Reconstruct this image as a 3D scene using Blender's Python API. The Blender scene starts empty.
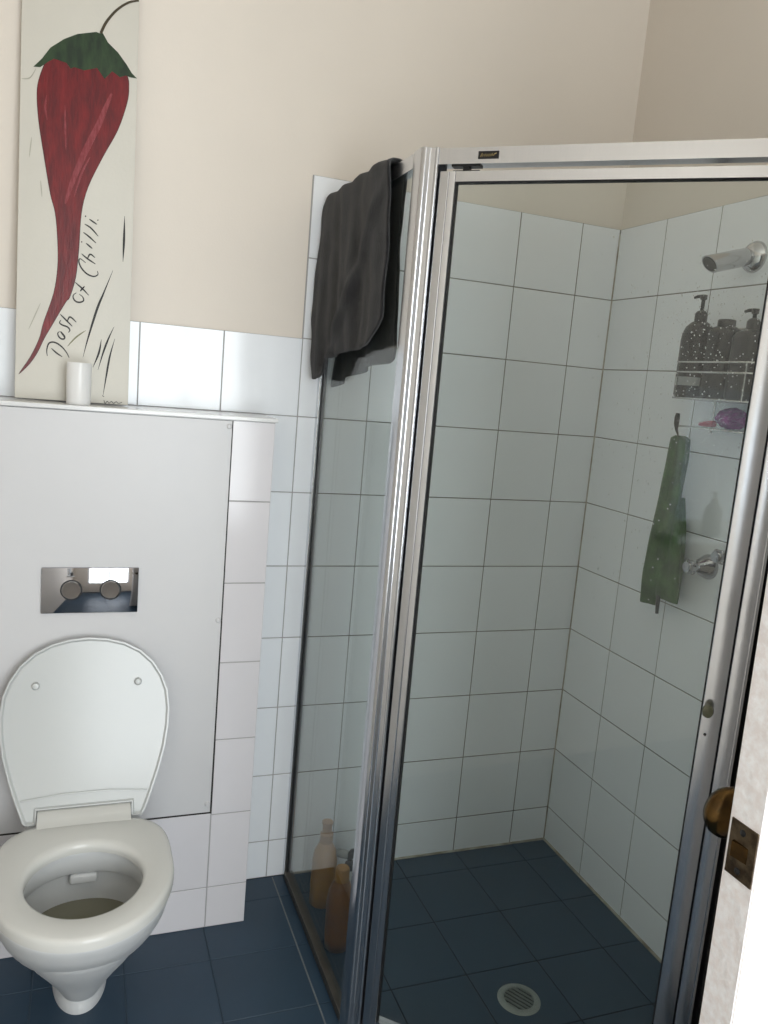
import bpy, bmesh, math, random
from mathutils import Vector, Matrix, noise

random.seed(7)
SC = bpy.context.scene
COL = SC.collection
R = math.radians

# ------------------------------------------------------------------ camera
cam_d = bpy.data.cameras.new('camera')
cam_d.sensor_fit = 'HORIZONTAL'
cam_d.sensor_width = 36.0
cam_d.lens = 802.48 * 36.0 / 768.0
cam_d.clip_start = 0.02
cam = bpy.data.objects.new('camera', cam_d)
COL.objects.link(cam)
right_v = Vector((0.93496, -0.34432, 0.08534))
up_v = Vector((-0.02472, 0.17675, 0.98395))
fwd_v = Vector((0.35388, 0.92206, -0.15674))
mw = Matrix((right_v, up_v, -fwd_v)).transposed().to_4x4()
mw.translation = Vector((-1.4406, -2.0469, 1.4147))
cam.matrix_world = mw
SC.camera = cam

# ------------------------------------------------------------------ world, daylight through the windows, exposure
world = bpy.data.worlds.new('daylight')
SC.world = world
world.use_nodes = True
bg = world.node_tree.nodes['Background']
bg.inputs[0].default_value = (0.80, 0.90, 1.0, 1)
bg.inputs[1].default_value = 0.6

def area(name, loc, rot, sx, sy, power, col):
    l = bpy.data.lights.new(name, 'AREA')
    l.shape = 'RECTANGLE'; l.size = sx; l.size_y = sy; l.energy = power; l.color = col
    o = bpy.data.objects.new(name, l); COL.objects.link(o)
    o.location = loc; o.rotation_euler = rot
    return o
# daylight entering by the window behind the camera and by the smaller one on the left wall
area('daylight_front', (-0.86, -3.17, 1.40), (R(90), 0, 0), 1.14, 1.75, 70, (0.94, 0.975, 1.0))
area('daylight_side', (-1.95, -2.575, 1.215), (R(90), 0, R(-90)), 0.50, 0.54, 1.1, (0.86, 0.93, 1.0))

SC.view_settings.view_transform = 'Standard'
SC.view_settings.look = 'None'
SC.view_settings.gamma = 1.0
SC.view_settings.use_curve_mapping = False
SC.view_settings.exposure = 0.0

# ------------------------------------------------------------------ materials
def lin(c):
    return tuple(((v/255.0)/12.92 if v/255.0 <= 0.04045 else ((v/255.0+0.055)/1.055)**2.4) for v in c) + (1.0,)

MATS = {}
def mat(name, col, rough=0.5, metal=0.0, var=0.0, vscale=6.0, bump=0.0, bscale=60.0, col2=None,
        spec=0.5, sheen=0.0, coat=0.0, objvar=0.0, stretch=None, trans=0.0, ior=1.45):
    m = bpy.data.materials.new(name); m.use_nodes = True
    nt = m.node_tree; N = nt.nodes; L = nt.links
    p = N['Principled BSDF']
    c = lin(col)
    p.inputs['Base Color'].default_value = c
    p.inputs['Roughness'].default_value = rough
    p.inputs['Metallic'].default_value = metal
    p.inputs['Specular IOR Level'].default_value = spec
    p.inputs['IOR'].default_value = ior
    p.inputs['Sheen Weight'].default_value = sheen
    p.inputs['Coat Weight'].default_value = coat
    p.inputs['Transmission Weight'].default_value = trans
    tc = N.new('ShaderNodeTexCoord')
    src = tc.outputs['Object']
    if stretch:
        mp = N.new('ShaderNodeMapping'); mp.inputs['Scale'].default_value = stretch
        L.new(src, mp.inputs['Vector']); src = mp.outputs[0]
    if var or col2:
        nz = N.new('ShaderNodeTexNoise'); nz.inputs['Scale'].default_value = vscale
        nz.inputs['Detail'].default_value = 6; nz.inputs['Roughness'].default_value = 0.6
        L.new(src, nz.inputs['Vector'])
        ramp = N.new('ShaderNodeValToRGB')
        if col2:
            ramp.color_ramp.elements[0].position = 0.38; ramp.color_ramp.elements[1].position = 0.66
            ramp.color_ramp.elements[0].color = lin(col2); ramp.color_ramp.elements[1].color = c
        else:
            ramp.color_ramp.elements[0].position = 0.25; ramp.color_ramp.elements[1].position = 0.75
            ramp.color_ramp.elements[0].color = tuple(v*(1-var) for v in c[:3])+(1,)
            ramp.color_ramp.elements[1].color = tuple(min(1, v*(1+var)) for v in c[:3])+(1,)
        L.new(nz.outputs['Fac'], ramp.inputs[0])
        out = ramp.outputs[0]
        if objvar:
            oi = N.new('ShaderNodeObjectInfo')
            mr = N.new('ShaderNodeMapRange'); mr.inputs['To Min'].default_value = 1-objvar; mr.inputs['To Max'].default_value = 1+objvar*0.5
            L.new(oi.outputs['Random'], mr.inputs['Value'])
            hs = N.new('ShaderNodeHueSaturation')
            L.new(mr.outputs[0], hs.inputs['Value']); L.new(out, hs.inputs['Color'])
            out = hs.outputs[0]
        L.new(out, p.inputs['Base Color'])
    if bump:
        bn = N.new('ShaderNodeTexNoise'); bn.inputs['Scale'].default_value = bscale; bn.inputs['Detail'].default_value = 4
        L.new(src, bn.inputs['Vector'])
        b = N.new('ShaderNodeBump'); b.inputs['Strength'].default_value = bump; b.inputs['Distance'].default_value = 0.004
        L.new(bn.outputs['Fac'], b.inputs['Height']); L.new(b.outputs[0], p.inputs['Normal'])
    MATS[name] = m
    return m

def glass_mat(name, tint, haze=0.02, refl=1.0):
    """thin clear sheet: tinted see-through, mirror reflection rising at grazing angles, a trace of dried soap"""
    m = bpy.data.materials.new(name); m.use_nodes = True
    nt = m.node_tree; N = nt.nodes; L = nt.links
    N.remove(N['Principled BSDF'])
    out = N['Material Output']
    tr = N.new('ShaderNodeBsdfTransparent'); tr.inputs[0].default_value = (*tint, 1)
    gl = N.new('ShaderNodeBsdfGlossy'); gl.inputs['Roughness'].default_value = 0.01
    lw = N.new('ShaderNodeLayerWeight'); lw.inputs['Blend'].default_value = 0.5
    pw = N.new('ShaderNodeMath'); pw.operation = 'POWER'; pw.inputs[1].default_value = 5.0
    L.new(lw.outputs['Facing'], pw.inputs[0])
    ma = N.new('ShaderNodeMath'); ma.operation = 'MULTIPLY_ADD'; ma.inputs[1].default_value = 0.96*refl; ma.inputs[2].default_value = 0.04*refl
    L.new(pw.outputs[0], ma.inputs[0])
    mx = N.new('ShaderNodeMixShader'); L.new(ma.outputs[0], mx.inputs[0]); L.new(tr.outputs[0], mx.inputs[1]); L.new(gl.outputs[0], mx.inputs[2])
    df = N.new('ShaderNodeBsdfDiffuse'); df.inputs[0].default_value = (0.75, 0.78, 0.76, 1)
    tl = N.new('ShaderNodeBsdfTranslucent'); tl.inputs[0].default_value = (0.75, 0.78, 0.76, 1)
    dm = N.new('ShaderNodeMixShader'); dm.inputs[0].default_value = 0.5; L.new(df.outputs[0], dm.inputs[1]); L.new(tl.outputs[0], dm.inputs[2])
    tc = N.new('ShaderNodeTexCoord'); nz = N.new('ShaderNodeTexNoise'); nz.inputs['Scale'].default_value = 3.0; nz.inputs['Detail'].default_value = 5
    L.new(tc.outputs['Object'], nz.inputs['Vector'])
    mh = N.new('ShaderNodeMath'); mh.operation = 'MULTIPLY'; mh.inputs[1].default_value = haze*2; L.new(nz.outputs['Fac'], mh.inputs[0])
    fin = N.new('ShaderNodeMixShader'); L.new(mh.outputs[0], fin.inputs[0]); L.new(mx.outputs[0], fin.inputs[1]); L.new(dm.outputs[0], fin.inputs[2])
    L.new(fin.outputs[0], out.inputs[0])
    MATS[name] = m
    return m

M_wall = mat('beige_wall_paint', (231, 222, 211), 0.75, var=0.02, vscale=2.5, bump=0.05, bscale=180)
M_ceil = mat('white_ceiling_paint', (236, 232, 224), 0.85, var=0.01)
M_tile_b = mat('greyish_white_box_tile', (220, 217, 220), 0.14, var=0.015, vscale=9, objvar=0.03, bump=0.012, bscale=9)
M_tile = mat('white_glazed_tile', (245, 248, 252), 0.10, var=0.015, vscale=9, objvar=0.03, bump=0.012, bscale=9)
M_ftile = mat('dark_blue_floor_tile', (44, 65, 83), 0.34, var=0.10, vscale=7, objvar=0.06, bump=0.03, bscale=40)
M_grout = mat('light_grey_grout', (168, 166, 166), 0.85, var=0.1, vscale=20)
M_grout_s = mat('stained_shower_grout', (152, 154, 147), 0.85, col2=(98, 98, 90), vscale=5)
M_fgrout = mat('floor_grout', (56, 70, 82), 0.9, var=0.2, vscale=15)
M_fgrout_l = mat('pale_kerb_grout', (120, 124, 126), 0.9, var=0.2, vscale=15)
M_fgrout_s = mat('dark_shower_floor_grout', (24, 32, 42), 0.9, var=0.2, vscale=15)
M_seal = mat('grimy_sealant', (196, 192, 182), 0.6, col2=(132, 122, 106), vscale=14)
M_panel = mat('white_laminate_panel', (210, 209, 210), 0.38, var=0.03, vscale=3)
M_gap = mat('dark_gap_filler', (48, 46, 44), 0.8, var=0.2)
M_ledge = mat('white_ledge_tile', (228, 228, 228), 0.15, var=0.02)
M_porc = mat('white_porcelain', (214, 215, 215), 0.34, var=0.008, spec=0.4)
M_seat = mat('off_white_seat_plastic', (214, 213, 208), 0.16, var=0.01)
M_lid = mat('white_lid_plastic', (196, 198, 197), 0.20, var=0.01)
M_water = mat('bowl_water', (138, 135, 116), 0.05, var=0.02)
M_chrome = mat('chrome', (172, 172, 176), 0.045, 1.0, var=0.01)
M_chrome_r = mat('soft_chrome', (190, 190, 192), 0.14, 1.0, var=0.04, vscale=20)
M_alu = mat('polished_aluminium', (206, 208, 212), 0.22, 1.0, var=0.03, vscale=10, stretch=(60, 60, 1))
M_alu_t = mat('grimy_track_metal', (96, 92, 86), 0.45, 0.7, var=0.2, vscale=20)
M_alu_d = mat('dark_frame_gap', (28, 28, 30), 0.6, var=0.1)
M_black = mat('black_plastic', (18, 18, 19), 0.35, var=0.1)
M_glass = glass_mat('shower_glass', (0.955, 0.982, 0.974), 0.010, 0.7)
M_glass_s = glass_mat('shower_side_glass', (0.945, 0.972, 0.966), 0.02, 0.7)
M_wglass = glass_mat('window_glass', (0.96, 0.97, 0.97), 0.0)
M_towel = mat('charcoal_terry', (44, 43, 45), 0.95, col2=(28, 27, 29), vscale=34, bump=0.9, bscale=420, sheen=0.25, spec=0.1)
M_green = mat('green_cloth', (66, 104, 54), 0.85, col2=(46, 78, 42), vscale=26, bump=0.6, bscale=200, sheen=0.1, spec=0.2)
M_canvas = mat('off_white_painted_board', (214, 210, 200), 0.55, var=0.03, vscale=5, bump=0.1, bscale=120)
M_chili = mat('chilli_red_paint', (124, 27, 32), 0.38, col2=(92, 20, 27), vscale=16, stretch=(5, 1, 1), bump=0.15, bscale=50)
M_chili_d = mat('chilli_dark_outline', (62, 18, 24), 0.45, var=0.2, vscale=20)
M_chili_h = mat('chilli_pink_highlight', (146, 66, 72), 0.4, col2=(126, 40, 47), vscale=60, stretch=(4, 1, 1))
M_leaf = mat('chilli_leaf_green', (48, 70, 42), 0.45, col2=(28, 46, 30), vscale=22, stretch=(3, 1, 1))
M_stem = mat('chilli_stem_brown', (66, 56, 38), 0.5, var=0.2)
M_ink = mat('black_brush_ink', (34, 32, 32), 0.5, var=0.2)
M_olive = mat('olive_brush_mark', (128, 128, 96), 0.5, var=0.15)
M_pale = mat('pale_grey_brush_mark', (180, 176, 162), 0.5, var=0.1)
M_pot = mat('white_glazed_pot', (232, 231, 229), 0.28, var=0.01)
M_bottle = mat('black_bottle', (14, 14, 15), 0.25, var=0.1)
M_bottle2 = mat('charcoal_bottle', (24, 24, 25), 0.3, var=0.1)
M_label = mat('grey_bottle_label', (165, 168, 168), 0.5, var=0.05)
M_amber = mat('amber_bottle', (186, 134, 40), 0.3, col2=(160, 110, 30), vscale=8)
M_orange = mat('orange_brown_bottle', (150, 98, 32), 0.32, col2=(122, 76, 22), vscale=8)
M_greyb = mat('grey_bottle', (150, 152, 150), 0.35, var=0.05)
M_purple = mat('purple_mesh', (150, 44, 132), 0.7, col2=(104, 28, 98), vscale=60, bump=0.8, bscale=120)
M_pink = mat('pink_plastic', (190, 84, 96), 0.4, var=0.08)
M_wire = mat('wire_coated', (204, 204, 202), 0.25, 0.85, var=0.03)
M_doorp = mat('worn_white_gloss_paint', (236, 230, 226), 0.35, var=0.03, vscale=12, bump=0.08, bscale=40)
M_doore = mat('chipped_edge_paint', (250, 249, 250), 0.5, col2=(236, 229, 227), vscale=90, bump=0.35, bscale=60)
M_brass = mat('tarnished_brass', (112, 86, 48), 0.22, 1.0, col2=(70, 54, 34), vscale=22)
M_plate = mat('aged_latch_metal', (120, 106, 86), 0.42, 1.0, col2=(74, 62, 50), vscale=60)
M_gold = mat('gold_script', (205, 182, 120), 0.35, 0.6, var=0.05)
M_drain = mat('drain_grey_metal', (150, 156, 152), 0.4, 0.3, var=0.1, vscale=40)
M_slat = mat('drain_slat_metal', (128, 133, 130), 0.4, 0.3, var=0.1, vscale=40)
M_drop = mat('water_drop', (255, 255, 255), 0.0, trans=1.0, ior=1.33)
M_knobc = mat('green_grey_plastic_knob', (104, 104, 84), 0.15, var=0.15, vscale=80)
M_hall = mat('hall_wall_paint', (222, 214, 204), 0.8, var=0.02)
M_wframe = mat('white_window_frame', (235, 235, 232), 0.35, var=0.01)

# ------------------------------------------------------------------ mesh helpers
def mesh_of(bm, name, smooth=None):
    bmesh.ops.recalc_face_normals(bm, faces=bm.faces[:])
    me = bpy.data.meshes.new(name)
    bm.to_mesh(me); bm.free()
    if smooth is not None:
        me.polygons.foreach_set('use_smooth', [True]*len(me.polygons))
        me.set_sharp_from_angle(angle=R(smooth))
    return me

def put(name, me, m, parent=None, loc=(0, 0, 0), rot=None):
    if m is not None and not me.materials: me.materials.append(m)
    o = bpy.data.objects.new(name, me); COL.objects.link(o)
    o.location = loc
    if rot is not None: o.rotation_euler = rot
    if parent is not None:
        o.parent = parent
        o.matrix_parent_inverse = ABS.get(parent.name, Matrix.Identity(4)).inverted()
    return o
ABS = {}      # world matrix of each Empty / moved parent

def obj(name, bm, m, parent=None, smooth=None):
    return put(name, mesh_of(bm, name, smooth), m, parent)

def thing(name, label, cat, loc, group=None):
    o = bpy.data.objects.new(name, None); COL.objects.link(o)
    o.empty_display_size = 0.05
    o.location = loc
    ABS[o.name] = Matrix.Translation(Vector(loc))
    return tag(o, label, cat, group)

def tag(o, label, cat, group=None):
    o['label'] = label; o['category'] = cat
    if group: o['group'] = group
    return o

def struct(o):
    o['kind'] = 'structure'; return o

def box(bm, lo, hi, bev=0.0, seg=2):
    lo = Vector(lo); hi = Vector(hi)
    vs = [bm.verts.new((x, y, z)) for x in (lo.x, hi.x) for y in (lo.y, hi.y) for z in (lo.z, hi.z)]
    fs = [(0, 1, 3, 2), (4, 6, 7, 5), (0, 4, 5, 1), (2, 3, 7, 6), (0, 2, 6, 4), (1, 5, 7, 3)]
    faces = [bm.faces.new([vs[i] for i in f]) for f in fs]
    if bev:
        es = list({e for f in faces for e in f.edges})
        bmesh.ops.bevel(bm, geom=es, offset=bev, segments=seg, affect='EDGES', profile=0.5)
    return bm

def prism(bm, poly, z0, z1, bev=0.0):
    a = [bm.verts.new((p[0], p[1], z0)) for p in poly]
    b = [bm.verts.new((p[0], p[1], z1)) for p in poly]
    n = len(poly)
    fs = [bm.faces.new(a[::-1]), bm.faces.new(b)]
    sides = []
    for i in range(n):
        sides.append(bm.faces.new((a[i], a[(i+1) % n], b[(i+1) % n], b[i])))
    if bev:
        es = [e for e in {e for f in sides for e in f.edges} if abs(e.verts[0].co.z-e.verts[1].co.z) > 1e-6]
        bmesh.ops.bevel(bm, geom=es, offset=bev, segments=3, affect='EDGES', profile=0.5)
    return bm

def frame_of(d):
    d = d.normalized()
    a = Vector((0, 0, 1)) if abs(d.z) < 0.9 else Vector((1, 0, 0))
    u = d.cross(a).normalized(); v = d.cross(u).normalized()
    return u, v

def tube(bm, pts, rad, seg=8, cap=True):
    pts = [Vector(p) for p in pts]
    rs = rad if isinstance(rad, (list, tuple)) else [rad]*len(pts)
    rings = []
    u = None
    for i, p in enumerate(pts):
        d = (pts[min(i+1, len(pts)-1)] - pts[max(i-1, 0)])
        if u is None: u, v = frame_of(d)
        else:
            dn = d.normalized(); u = (u - dn*u.dot(dn)).normalized(); v = dn.cross(u)
        rings.append([bm.verts.new(p + (u*math.cos(2*math.pi*k/seg) + v*math.sin(2*math.pi*k/seg))*rs[i]) for k in range(seg)])
    for a, b in zip(rings, rings[1:]):
        for k in range(seg):
            bm.faces.new((a[k], a[(k+1) % seg], b[(k+1) % seg], b[k]))
    if cap:
        bm.faces.new(rings[0][::-1]); bm.faces.new(rings[-1])
    return bm

def lathe(bm, prof, origin, axis=(0, 0, 1), seg=28):
    """prof: (radius, height along axis)"""
    ax = Vector(axis).normalized(); u, v = frame_of(ax); O = Vector(origin)
    rings = []
    for r, h in prof:
        if r < 1e-6: rings.append([bm.verts.new(O + ax*h)])
        else: rings.append([bm.verts.new(O + ax*h + (u*math.cos(2*math.pi*k/seg) + v*math.sin(2*math.pi*k/seg))*r) for k in range(seg)])
    for a, b in zip(rings, rings[1:]):
        for k in range(seg):
            k2 = (k+1) % seg
            if len(a) == 1 and len(b) == 1: continue
            if len(a) == 1: bm.faces.new((a[0], b[k2], b[k]))
            elif len(b) == 1: bm.faces.new((a[k], a[k2], b[0]))
            else: bm.faces.new((a[k], a[k2], b[k2], b[k]))
    if len(rings[0]) > 1: bm.faces.new(rings[0][::-1])
    if len(rings[-1]) > 1: bm.faces.new(rings[-1])
    return bm

def loft(bm, rings, cap0=True, cap1=True):
    vr = [[bm.verts.new(p) for p in r] for r in rings]
    n = len(vr[0])
    for a, b in zip(vr, vr[1:]):
        for k in range(n):
            bm.faces.new((a[k], a[(k+1) % n], b[(k+1) % n], b[k]))
    if cap0: bm.faces.new(vr[0][::-1])
    if cap1: bm.faces.new(vr[-1])
    return bm

def smooth_poly(pts, closed=True, sub=5):
    P = [Vector((p[0], p[1])) for p in pts]; n = len(P); out = []
    rng = range(n) if closed else range(n-1)
    for i in rng:
        p0 = P[(i-1) % n] if closed or i > 0 else P[0]
        p1 = P[i]; p2 = P[(i+1) % n]
        p3 = P[(i+2) % n] if closed or i+2 < n else P[-1]
        for s in range(sub):
            t = s/sub
            out.append(0.5*((2*p1) + (p2-p0)*t + (2*p0-5*p1+4*p2-p3)*t*t + (3*p1-p0-3*p2+p3)*t**3))
    if not closed: out.append(P[-1])
    return out

# ------------------------------------------------------------------ tiles
TILE_CACHE = {}
def tile_mesh(w, h, m, t=0.006, c=0.0009):
    key = (round(w, 4), round(h, 4), m.name)
    if key in TILE_CACHE: return TILE_CACHE[key]
    bm = bmesh.new()
    def rect(ix, y): return [bm.verts.new(q) for q in ((-w/2+ix, y, -h/2+ix), (w/2-ix, y, -h/2+ix), (w/2-ix, y, h/2-ix), (-w/2+ix, y, h/2-ix))]
    a = rect(0, 0); b = rect(0, -t+c); d = rect(c, -t)
    for p, q in ((a, b), (b, d)):
        for k in range(4): bm.faces.new((p[k], p[(k+1) % 4], q[(k+1) % 4], q[k]))
    bm.faces.new(d)
    me = mesh_of(bm, 'tile'); me.materials.append(m)
    TILE_CACHE[key] = me
    return me

GAP = 0.0028
ROT = {'back': (0, 0, 0), 'right': (0, 0, R(-90)), 'floor': (R(-90), 0, 0)}
def tile_field(parent, plane, level, us, vs, m, gap=GAP, skip=None, wob=0.0016):
    """us, vs: sorted line positions; level: where the tiles' backs lie"""
    for u0, u1 in zip(us, us[1:]):
        for v0, v1 in zip(vs, vs[1:]):
            w = u1-u0-gap; h = v1-v0-gap
            if w < 0.006 or h < 0.006: continue
            uc = (u0+u1)/2; vc = (v0+v1)/2
            if skip and skip(uc, vc): continue
            loc = {'back': (uc, level, vc), 'right': (level, uc, vc), 'floor': (uc, vc, level)}[plane]
            rr = Vector(ROT[plane]) + Vector([random.uniform(-wob, wob) for _ in range(3)])*(1 if plane != 'floor' else 0.5)
            put('tile', tile_mesh(w, h, m), m, parent, loc, rr)

# ================================================================== THE ROOM
XL, YF, ZC = -1.87, -3.10, 2.70
def boxes(name, lst, m, parent=None, bev=0.0):
    bm = bmesh.new()
    for lo, hi in lst: box(bm, lo, hi, bev)
    return obj(name, bm, m, parent)

floor = struct(boxes('floor', [((XL-0.1, YF-0.1, -0.1), (0.1, 0.1, -0.006)), ((0.1, -2.6, -0.1), (1.3, -1.2, -0.004))], M_fgrout))
ceiling = struct(boxes('ceiling', [((XL-0.1, YF-0.1, ZC), (1.3, 0.1, ZC+0.1))], M_ceil))
wall_back = struct(boxes('wall_back', [((XL-0.1, 0.006, 0), (0.106, 0.106, ZC))], M_wall))
DY0, DY1, DZ = -2.30, -1.50, 2.06            # doorway in the right wall
wall_right = struct(boxes('wall_right', [((0.006, DY1, 0), (0.106, 0.006, ZC)), ((0.006, YF-0.1, 0), (0.106, DY0, ZC)), ((0.006, DY0, DZ), (0.106, DY1, ZC))], M_wall))
WY0, WY1, WZ0, WZ1 = -2.85, -2.30, 0.92, 1.51  # small window in the left wall
wall_left = struct(boxes('wall_left', [((XL-0.1, YF-0.1, 0), (XL, 0.006, WZ0)), ((XL-0.1, YF-0.1, WZ1), (XL, 0.006, ZC)),
                                      ((XL-0.1, YF-0.1, WZ0), (XL, WY0, WZ1)), ((XL-0.1, WY1, WZ0), (XL, 0.006, WZ1))], M_wall))
FX0, FX1, FZ0, FZ1 = -1.46, -0.26, 0.49, 2.31  # window behind the camera
wall_front = struct(boxes('wall_front', [((XL, YF-0.1, 0), (0.006, YF, FZ0)), ((XL, YF-0.1, FZ1), (0.006, YF, ZC)),
                                        ((XL, YF-0.1, FZ0), (FX0, YF, FZ1)), ((FX1, YF-0.1, FZ0), (0.006, YF, FZ1))], M_wall))
wall_hall = struct(boxes('wall_hall', [((1.2, -2.6, 0), (1.3, -1.2, ZC)), ((0.106, -1.3, 0), (1.2, -1.2, ZC)), ((0.106, -2.6, 0), (1.2, -2.5, ZC))], M_hall))

def window(name, lo, hi, axis):
    """frame and a pane set in a wall opening; axis: thin direction"""
    b = 0.045
    bm = bmesh.new()
    if axis == 'y':
        y0, y1 = lo[1], hi[1]
        for l, h in (((lo[0], y0, lo[2]), (hi[0], y1, lo[2]+b)), ((lo[0], y0, hi[2]-b), (hi[0], y1, hi[2])),
                     ((lo[0], y0, lo[2]+b), (lo[0]+b, y1, hi[2]-b)), ((hi[0]-b, y0, lo[2]+b), (hi[0], y1, hi[2]-b)),
                     (((lo[0]+hi[0])/2-b/2, y0, lo[2]+b), ((lo[0]+hi[0])/2+b/2, y1, hi[2]-b))):
            box(bm, l, h)
        w = struct(obj(name, bm, M_wframe))
        c = (y0+y1)/2
        for a, e in ((lo[0]+b, (lo[0]+hi[0])/2-b/2), ((lo[0]+hi[0])/2+b/2, hi[0]-b)):
            boxes('pane', [((a, c-0.002, lo[2]+b), (e, c+0.002, hi[2]-b))], M_wglass, w)
    else:
        x0, x1 = lo[0], hi[0]
        for l, h in (((x0, lo[1], lo[2]), (x1, hi[1], lo[2]+b)), ((x0, lo[1], hi[2]-b), (x1, hi[1], hi[2])),
                     ((x0, lo[1], lo[2]+b), (x1, lo[1]+b, hi[2]-b)), ((x0, hi[1]-b, lo[2]+b), (x1, hi[1], hi[2]-b))):
            box(bm, l, h)
        w = struct(obj(name, bm, M_wframe))
        c = (x0+x1)/2
        boxes('pane', [((c-0.002, lo[1]+b, lo[2]+b), (c+0.002, hi[1]-b, hi[2]-b))], M_wglass, w)
    return w
window('window_1', (FX0, YF-0.05, FZ0), (FX1, YF-0.01, FZ1), 'y')
window('window_2', (XL-0.05, WY0, WZ0), (XL-0.01, WY1, WZ1), 'x')
struct(boxes('trim_1', [((XL, WY0-0.03, WZ0-0.03), (XL+0.09, WY1+0.03, WZ0))], M_wframe, None, 0.003))   # window sill
# door frame round the doorway
struct(boxes('trim_2', [((-0.012, DY1, 0), (0.12, DY1+0.06, DZ+0.06)), ((-0.012, DY0-0.06, 0), (0.12, DY0, DZ+0.06)), ((-0.012, DY0, DZ), (0.12, DY1, DZ+0.06))], M_doorp, None))

# ---- tiles
ZR = [0.0] + [0.1126 + 0.2*k for k in range(10)]                # row lines, shower goes up to 1.9126
XC = [-0.918, -0.727, -0.527, -0.327, -0.127, -0.0005]
YR = sorted([-0.0005, -0.2015, -0.4015, -0.6015, -0.8015, -1.0015, -1.085])
boxes('grout', [((-0.866, 0.0012, 0), (0.004, 0.006, 1.912))], M_grout_s, wall_back)
boxes('grout', [((XL, 0.0012, 0), (-0.9195, 0.006, 1.512)), ((-0.9195, 0.0012, 0), (-0.866, 0.006, 1.912))], M_grout, wall_back)
boxes('grout', [((0.0012, -1.085, 0), (0.006, 0.004, 1.912))], M_grout_s, wall_right)
tile_field(wall_back, 'back', 0.006, XC, ZR, M_tile)
tile_field(wall_back, 'back', 0.006, [-1.013, -0.918], ZR[:7] + [1.3126], M_tile)
tile_field(wall_back, 'back', 0.006, [XL, -1.718, -1.518, -1.318, -1.118, -0.918], [1.3126, 1.5126], M_tile)
tile_field(wall_right, 'right', 0.006, YR, ZR, M_tile)
XF = [XL, -1.718, -1.518, -1.318, -1.118, -0.901, -0.864, -0.722, -0.522, -0.322, -0.122, -0.002]
YFL = sorted([-0.002] + [-0.094-0.2*j for j in range(15)] + [YF])
tile_field(floor, 'floor', -0.006, XF, YFL, M_ftile, 0.0030)
boxes('grout', [((XL, YF, -0.0061), (0.0, 0.0, -0.0012))], M_fgrout, floor)
# darker grout inside the shower
e43 = (math.cos(R(43)), -math.sin(R(43)))
bm = bmesh.new()
prism(bm, [(-0.864, -0.002), (-0.864, -0.60), (-0.373, -1.05), (-0.002, -1.05), (-0.002, -0.002)], -0.0060, -0.0009)
obj('grout', bm, M_fgrout_s, floor)
boxes('kerb_line', [((-0.9026, -0.62, -0.0062), (-0.8994, -0.002, -0.0006))], M_fgrout_l, floor)
# sealant bead along the shower's wall base and corner
bm = bmesh.new()
tube(bm, [(-0.860, -0.002, 0.001), (-0.004, -0.002, 0.001)], 0.004, 6)
obj('sealant', bm, M_seal, wall_back)
bm = bmesh.new()
tube(bm, [(-0.002, -0.004, 0.001), (-0.002, -1.03, 0.001)], 0.0045, 6)
tube(bm, [(-0.001, -0.001, 0.0), (-0.001, -0.001, 1.90)], 0.0025, 6)
obj('sealant', bm, M_seal, wall_right)

# ================================================================== CISTERN BOX
cb = thing('cistern_box', 'tiled box behind the toilet with a large white access panel and ledge', 'cistern box', (-1.44, -0.085, 0))
boxes('body', [((XL, -0.1672, 0.0), (-1.0132, 0.0, 1.303))], M_ledge, cb)
boxes('grout', [((XL, -0.1715, 0.0), (-1.0145, -0.1672, 1.300))], M_grout, cb)
tile_field(cb, 'back', -0.167, [-1.115, -1.013], ZR[:7] + [1.303], M_tile_b)
tile_field(cb, 'back', -0.167, [XL, -1.715], ZR[1:7] + [1.303], M_tile_b)
tile_field(cb, 'back', -0.167, [XL, -1.715, -1.515, -1.315, -1.115], [0, 0.1126, 0.318], M_tile_b)
boxes('panel_gap', [((-1.716, -0.1722, 0.316), (-1.1135, -0.1715, 1.301))], M_gap, cb)
bm = bmesh.new()
vs_lo = [(-1.7135, 0.3225), (-1.1185, 0.3225), (-1.1160, 1.3005), (-1.7135, 1.3005)]
a = [bm.verts.new((x, -0.1715, z)) for x, z in vs_lo]; b = [bm.verts.new((x, -0.1745, z)) for x, z in vs_lo]
bm.faces.new(a); bm.faces.new(b[::-1])
for k in range(4): bm.faces.new((a[k], b[k], b[(k+1) % 4], a[(k+1) % 4]))
ap = obj('access_panel', bm, M_panel, cb)
for (x, z) in ((-1.1225, 1.288), (-1.1240, 0.822), (-1.1260, 0.345), (-1.707, 1.288), (-1.707, 0.822), (-1.707, 0.345)):
    bm = bmesh.new(); lathe(bm, [(0.0065, 0), (0.0062, 0.002), (0.0045, 0.0042), (0.0, 0.005)], (x, -0.1745, z), (0, -1, 0), 16)
    obj('screw_cap', bm, M_panel, ap, 40)
boxes('ledge', [((XL, -0.1785, 1.303), (-1.0085, -0.0005, 1.3125))], M_ledge, cb, 0.0015)

# ---- flush plate
fp = thing('flush_plate', 'chrome dual flush plate with two round buttons above the toilet lid', 'flush plate', (-1.415, -0.175, 0.85))
bm = bmesh.new(); box(bm, (-1.5175, -0.1825, 0.848), (-1.3115, -0.1745, 0.953), 0.0018)
obj('plate', bm, M_chrome, fp, 30)
for x in (-1.455, -1.372):
    bm = bmesh.new()
    lathe(bm, [(0.0235, 0), (0.0235, 0.0004), (0.0215, 0.0005), (0.0, 0.0005)], (x, -0.1825, 0.902), (0, -1, 0), 32)
    bt = obj('button_ring', bm, M_alu_d, fp, 30)
    bm = bmesh.new()
    lathe(bm, [(0.0205, 0), (0.0205, 0.0016), (0.0190, 0.0026), (0.0, 0.0022)], (x, -0.1826, 0.902), (0, -1, 0), 32)
    obj('button', bm, M_chrome, fp, 30)

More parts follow.
